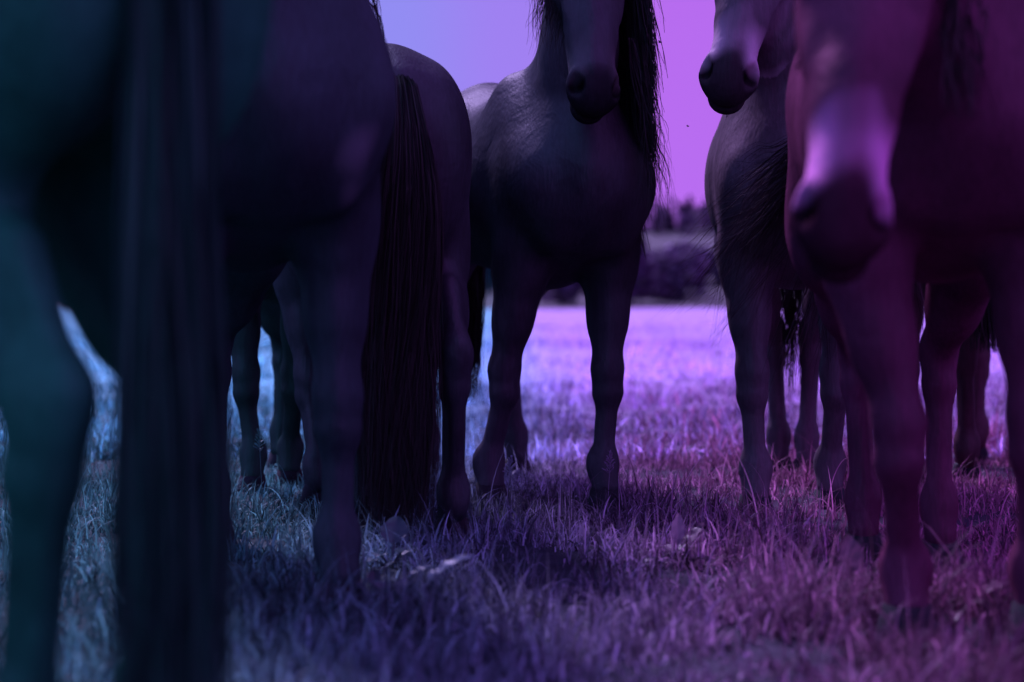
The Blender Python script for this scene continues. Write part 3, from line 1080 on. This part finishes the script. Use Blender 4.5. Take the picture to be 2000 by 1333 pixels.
M_GRASS = mat_plants('grass_blade', 0.43, 0.35, stops=NEAR_STOPS)
M_SUNLIT_HAY = mat_plants('sunlit_dry_grass', 0.86, 0.3)  # sunlit brightness of the meadow put into the dry grass colour
grass_obj('pasture_grass', 'rough tufted grass trodden around the hooves of the herd',
          [blades(85000, 1.9, 9.0, 0.03, 0.095, 0.0045, 11, bend=0.95),
           blades(16000, 8.5, 15.0, 0.04, 0.10, 0.0070, 15, bend=0.9, ypow=1.5),
           blades(9000, 2.4, 9.0, 0.08, 0.15, 0.0042, 12, bend=1.3),
           blades(9000, 2.0, 5.5, 0.08, 0.16, 0.0060, 14, bend=1.4),
           blades(3800, 2.3, 8.0, 0.13, 0.24, 0.0042, 16, segs=8, bend=1.7)], M_GRASS)
grass_obj('meadow_grass', 'dry grass of the open meadow beyond the horses, painted pale for sunlight',
          [blades(60000, 8.0, 45.0, 0.04, 0.11, 0.012, 13, segs=3, spread=0.27, pad=1.0, ypow=1.5, bend=0.9)], M_SUNLIT_HAY)


# ------------------------------------------------------------------ broad leaves
def leaf_np(length, width, bend, seed):
    r = np.random.default_rng(seed)
    nu, nv = 12, 6
    v, f = [], []
    for i in range(nu + 1):
        t = i / nu
        wd = width * (math.sin(math.pi * min(1, t * 0.96 + 0.04)) ** 0.75) * (1.12 - 0.35 * t)
        a = bend * t
        x = length * (math.sin(a) / bend if abs(bend) > 1e-3 else t)
        z = length * ((1 - math.cos(a)) / bend if abs(bend) > 1e-3 else 0)
        for j in range(nv + 1):
            c = (j / nv * 2 - 1)
            ruff = 0.05 * width * math.sin(t * 19 + c * 3 + seed) * abs(c)
            v.append((x, c * wd / 2, -z + 0.14 * width * abs(c) + ruff))
    for i in range(nu):
        for j in range(nv):
            a = i * (nv + 1) + j
            f.append((a, a + 1, a + nv + 2, a + nv + 1))
    return np.array(v), np.array(f)


M_LEAF = mat_plants('broad_leaf', 0.36, 0.3, rough=0.45, spec=0.3, stops=NEAR_STOPS)


def stem_np(p0, p1, r0, r1, n=6):
    p0, p1 = np.array(p0, float), np.array(p1, float)
    u = nrm(p1 - p0)
    a = nrm(np.cross(u, (0.3, 0.9, 0.2)))
    b = np.cross(u, a)
    v = []
    for p, r in ((p0, r0), (p1, r1)):
        for i in range(n):
            t = 2 * math.pi * i / n
            v.append(p + r * (math.cos(t) * a + math.sin(t) * b))
    f = [(i, (i + 1) % n, n + (i + 1) % n, n + i) for i in range(n)]
    return np.array(v), np.array(f)


def dock_plant(label, x, y, leaves, seed):
    z0 = float(ground_z(np.array(x), np.array(y)))
    root = empty('dock_plant', (x, y, z0))
    tag(root, label, 'plant', 'broad leaved weeds in the grass')
    rq = np.random.default_rng(seed + 400)
    leaves = [l[:6] + (l[6] * 0.68,) for l in leaves]
    for k in range(4):
        leaves.append((rq.uniform(0, 6.28), rq.uniform(0.3, 1.0), rq.uniform(0.04, 0.08), rq.uniform(0.025, 0.045), rq.uniform(0.03, 0.06), rq.uniform(0.6, 1.4), rq.uniform(0.4, 0.9)))
    for k, (az, el, ln, wd, st, bend, val) in enumerate(leaves):
        v, f = leaf_np(ln, wd, bend, seed + k)
        d = np.array([math.cos(az) * math.cos(el), math.sin(az) * math.cos(el), math.sin(el)])
        sdv = nrm(np.cross((0, 0, 1), d))
        up = np.cross(d, sdv)
        base = d * st
        vv = base + v[:, :1] * d + v[:, 1:2] * sdv + v[:, 2:] * up
        me = mesh_np('leaf', vv, f, 4)
        attr(me, 'val', np.full(len(vv), val))
        o = link('leaf', me, M_LEAF, root)
        sv, sf = stem_np((0, 0, 0), base + d * 0.01, 0.0035, 0.0025)
        me = mesh_np('stalk', sv, sf, 4)
        attr(me, 'val', np.full(len(sv), val * 0.8))
        link('stalk', me, M_LEAF, o)


R_ = math.radians
dock_plant('round upright leaf in front of the long tail tip', -0.290, 4.75, [(R_(80), R_(62), 0.075, 0.072, 0.06, 0.3, 1.2)], 1)
dock_plant('pale curled leaf close beside the blurred foreleg', -0.285, 4.12, [(R_(150), R_(30), 0.060, 0.055, 0.12, 0.8, 2.4), (R_(10), R_(40), 0.055, 0.05, 0.10, 0.6, 2.0)], 2)
dock_plant('broad pale oval leaf leaning right in front of the tail', -0.240, 4.05, [(R_(12), R_(42), 0.105, 0.062, 0.10, 0.5, 2.8)], 3)
dock_plant('dark upright leaf beside the stepping foreleg at right', 0.70, 4.05, [(R_(95), R_(70), 0.085, 0.055, 0.08, 0.4, 1.2), (R_(185), R_(15), 0.07, 0.03, 0.08, 0.7, 1.5)], 4)
dock_plant('pointed pale leaf standing in the grass right of the centre foreleg', 0.395, 4.75, [(R_(80), R_(75), 0.075, 0.035, 0.06, 0.2, 2.0), (R_(20), R_(60), 0.08, 0.06, 0.05, 0.4, 1.1)], 5)
dock_plant('low broad leaves between the two right foreground legs', 0.87, 3.9, [(R_(20), R_(35), 0.07, 0.05, 0.08, 0.6, 1.5), (R_(140), R_(35), 0.07, 0.05, 0.07, 0.6, 1.5)], 6)


def seed_stalk(label, x, y, hgt, lean, seed):
    r = np.random.default_rng(seed)
    z0 = float(ground_z(np.array(x), np.array(y)))
    root = empty('seed_stalk', (x, y, z0))
    tag(root, label, 'grass stalk', 'grass stalks with seed heads')
    top = np.array([lean[0] * hgt, lean[1] * hgt, hgt])
    v, f = stem_np((0, 0, 0), top, 0.0011, 0.0008, 5)
    me = mesh_np('stem', v, f, 4)
    attr(me, 'val', np.full(len(v), 1.6))
    link('stem', me, M_LEAF, root)
    vs, fs, o = [], [], 0
    for k in range(34):
        t = k / 34
        ln = 0.018 * (1 - t) + 0.004
        a = r.uniform(0, 6.28)
        p0 = top * (0.72 + 0.3 * t)
        p1 = p0 + np.array([math.cos(a) * ln, math.sin(a) * ln, 0.006 + 0.01 * r.uniform()])
        v, f = stem_np(p0, p1, 0.0005, 0.0016, 4)
        vs.append(v)
        fs.append(f + o)
        o += len(v)
    me = mesh_np('seed_head', np.concatenate(vs), np.concatenate(fs), 4)
    attr(me, 'val', np.full(o, 1.8))
    link('seed_head', me, M_LEAF, root)


seed_stalk('tall seed stalk in front of the centre horse right fore hoof', 0.275, 5.75, 0.19, (0.05, 0), 1)
seed_stalk('seed stalk in front of the slim dark leg at left', -0.765, 6.1, 0.23, (-0.05, 0), 2)
seed_stalk('seed stalk leaning by the centre horse left fore hoof', -0.02, 5.8, 0.17, (0.1, 0), 3)
seed_stalk('seed stalk in the bright grass left of the purple horse hooves', 0.50, 6.9, 0.17, (0.2, 0), 4)
seed_stalk('slender seed stalk between the hind legs at right', 1.18, 4.9, 0.20, (0.1, 0), 5)

# ------------------------------------------------------------------ far trees and bushes
M_FAR = mat_plants('far_foliage', 0.18, 0.2, rough=0.7, spec=0.1)
M_BARK = mat_plain('bark', (0.06, 0.04, 0.09), 0.9, 0.1, 6.0)


def leaf_cards(centres, size, seed, val):
    r = np.random.default_rng(seed)
    n = len(centres)
    a = r.normal(size=(n, 3))
    a /= np.linalg.norm(a, axis=1, keepdims=True)
    b = np.cross(a, r.normal(size=(n, 3)))
    b /= np.linalg.norm(b, axis=1, keepdims=True)
    s = size * r.uniform(0.5, 1.4, n)[:, None]
    v = np.stack([centres - a * s, centres + b * s * 0.6, centres + a * s, centres - b * s * 0.6], 1).reshape(-1, 3)
    i = np.arange(n)[:, None] * 4 + np.arange(4)[None, :]
    return v, i, np.repeat(val * np.exp(r.normal(0, 0.35, n)), 4)


def conifer_mesh(seed, hgt=5.5):
    r = np.random.default_rng(seed)
    n = 900
    t = r.uniform(0, 1, n) ** 0.8
    rad = (1 - t) * hgt * 0.2 * (0.65 + 0.35 * np.sin(t * 42 + r.uniform(0, 1))) * r.uniform(0.3, 1.1, n)
    th = r.uniform(0, 6.28, n)
    c = np.stack([np.cos(th) * rad, np.sin(th) * rad, hgt * (0.12 + 0.9 * t) - rad * 0.25], 1)
    v, f, val = leaf_cards(c, 0.30, seed, 0.8)
    cr = mesh_np('crown', v, f, 4, False)
    attr(cr, 'val', val)
    sv, sf = stem_np((0, 0, -0.3), (0, 0, hgt * 0.95), 0.11, 0.02, 7)
    return cr, mesh_np('trunk', sv, sf, 4)


def bush_mesh(seed, w=3.0, hgt=3.2):
    r = np.random.default_rng(seed)
    c = []
    for k in range(11):
        o = np.array([r.normal(0, w * 0.3), r.normal(0, w * 0.25), hgt * r.uniform(0.25, 0.75)])
        m = 110
        d = r.normal(size=(m, 3))
        d /= np.linalg.norm(d, axis=1, keepdims=True)
        c.append(o + d * (hgt * 0.26 * r.uniform(0.6, 1.1, m) ** 0.5)[:, None])
    c = np.concatenate(c)
    c[:, 2] = np.abs(c[:, 2])
    v, f, val = leaf_cards(c, 0.24, seed, 1.0)
    cr = mesh_np('crown', v, f, 4, False)
    attr(cr, 'val', val * (0.8 + 0.4 * r.uniform()))
    sv, sf = stem_np((0, 0, -0.2), (0, 0, hgt * 0.6), 0.12, 0.05, 7)
    return cr, mesh_np('trunk', sv, sf, 4)


CON = [conifer_mesh(i + 3) for i in range(4)]
BUS = [bush_mesh(i + 20) for i in range(5)]


def plant(name, meshes, x, y, z, sc, rz, label, cat, group):
    root = empty(name, (x, y, z))
    root.rotation_euler = (0, 0, rz)
    root.scale = (sc[0], sc[0], sc[1])
    tag(root, label, cat, group)
    for nm, me, mt in (('crown', meshes[0], M_FAR), ('trunk', meshes[1], M_BARK)):
        link(nm, me, mt, root)


for i in range(96):
    x = -80 + 160 * i / 95 + rng.uniform(-0.8, 0.8)
    y = 288 + rng.uniform(-22, 20)
    plant('conifer', CON[i % 4], x, y, float(HZ(np.array(x), np.array(y))), (rng.uniform(0.9, 1.5), rng.uniform(0.5, 0.8)), rng.uniform(0, 6),
          'small dark conifer in the blurred row on top of the far hill', 'tree', 'conifers on the far hill')
wc = []
for i in range(230):
    x = -110 + 220 * i / 229 + rng.uniform(-1, 1)
    y = 290 + rng.uniform(-22, 20)
    d = rng.normal(size=(90, 3))
    d /= np.linalg.norm(d, axis=1, keepdims=True)
    wc.append(np.array([x, y, float(HZ(np.array(x), np.array(y))) + rng.uniform(0.6, 2.8)]) + d * np.array([1.9, 1.9, 1.8]) * rng.uniform(0.6, 1.05, (90, 1)))
wv, wf, wval = leaf_cards(np.concatenate(wc), 0.38, 77, 0.8)
wm = mesh_np('far_wood', wv, wf, 4, False)
attr(wm, 'val', wval)
tag(link('far_wood', wm, M_FAR), 'dark blurred wood along the crest of the far hill', 'wood', kind='stuff')
for i in range(60):
    x = -54 + 108 * i / 59 + rng.uniform(-1.0, 1.0)
    y = 180 + rng.uniform(-16, 22)
    plant('bush', BUS[i % 5], x, y, float(HZ(np.array(x), np.array(y))), (rng.uniform(1.0, 1.7), rng.uniform(0.9, 2.0)), rng.uniform(0, 6),
          'blurred round bush along the far edge of the meadow', 'bush', 'bushes along the meadow edge')


# ------------------------------------------------------------------ pale hay field on the hillside
def field_patch(cx, cy, rx, ry, seed):
    n, m = 16, 40
    v, f = [], []
    for j in range(n + 1):
        for i in range(m):
            a = 2 * math.pi * i / m
            rr = (j / n) * (1 + 0.16 * math.sin(3 * a + seed) + 0.09 * math.sin(7 * a))
            x, y = cx + rx * rr * math.cos(a), cy + ry * rr * math.sin(a)
            v.append((x, y, float(HZ(np.array(x), np.array(y))) + 0.18))
    for j in range(n):
        for i in range(m):
            f.append((j * m + i, j * m + (i + 1) % m, (j + 1) * m + (i + 1) % m, (j + 1) * m + i))
    me = mesh_np('hay_field', np.array(v), np.array(f), 4)
    attr(me, 'val', np.full(len(v), 1.0))
    tag(link('hay_field', me, M_SUNLIT_HAY), kind='structure')


field_patch(20.8, 245, 1.7, 6, 1)
field_patch(-47.0, 225, 6.0, 20, 2)


# ------------------------------------------------------------------ flies in the air
M_FLY = mat_plain('fly', (0.02, 0.01, 0.03), 0.4)


def fly(label, x, y, z, s):
    root = empty('fly', (x, y, z))
    tag(root, label, 'fly', 'flies in the air')
    v, f = sphere_np(1, 10, 8)
    v = v * np.array([0.004, 0.002, 0.002]) * s
    link('body', mesh_np('body', v, f, 4), M_FLY, root)
    for sg in (1, -1):
        w = np.array([(0.001, 0, 0.0015), (-0.004, sg * 0.002, 0.002), (-0.005, sg * 0.005, 0.003), (-0.001, sg * 0.004, 0.003)]) * s
        link('wing', mesh_np('wing', w, np.array([[0, 1, 2, 3]]), 4), M_FLY, root)


fly('tiny dark fly in the sky between the two horse heads, upper one', 0.43, 5.8, 1.38, 1.3)
fly('tiny dark fly in the sky lower left of the turned muzzle', 0.52, 5.9, 1.145, 1.0)
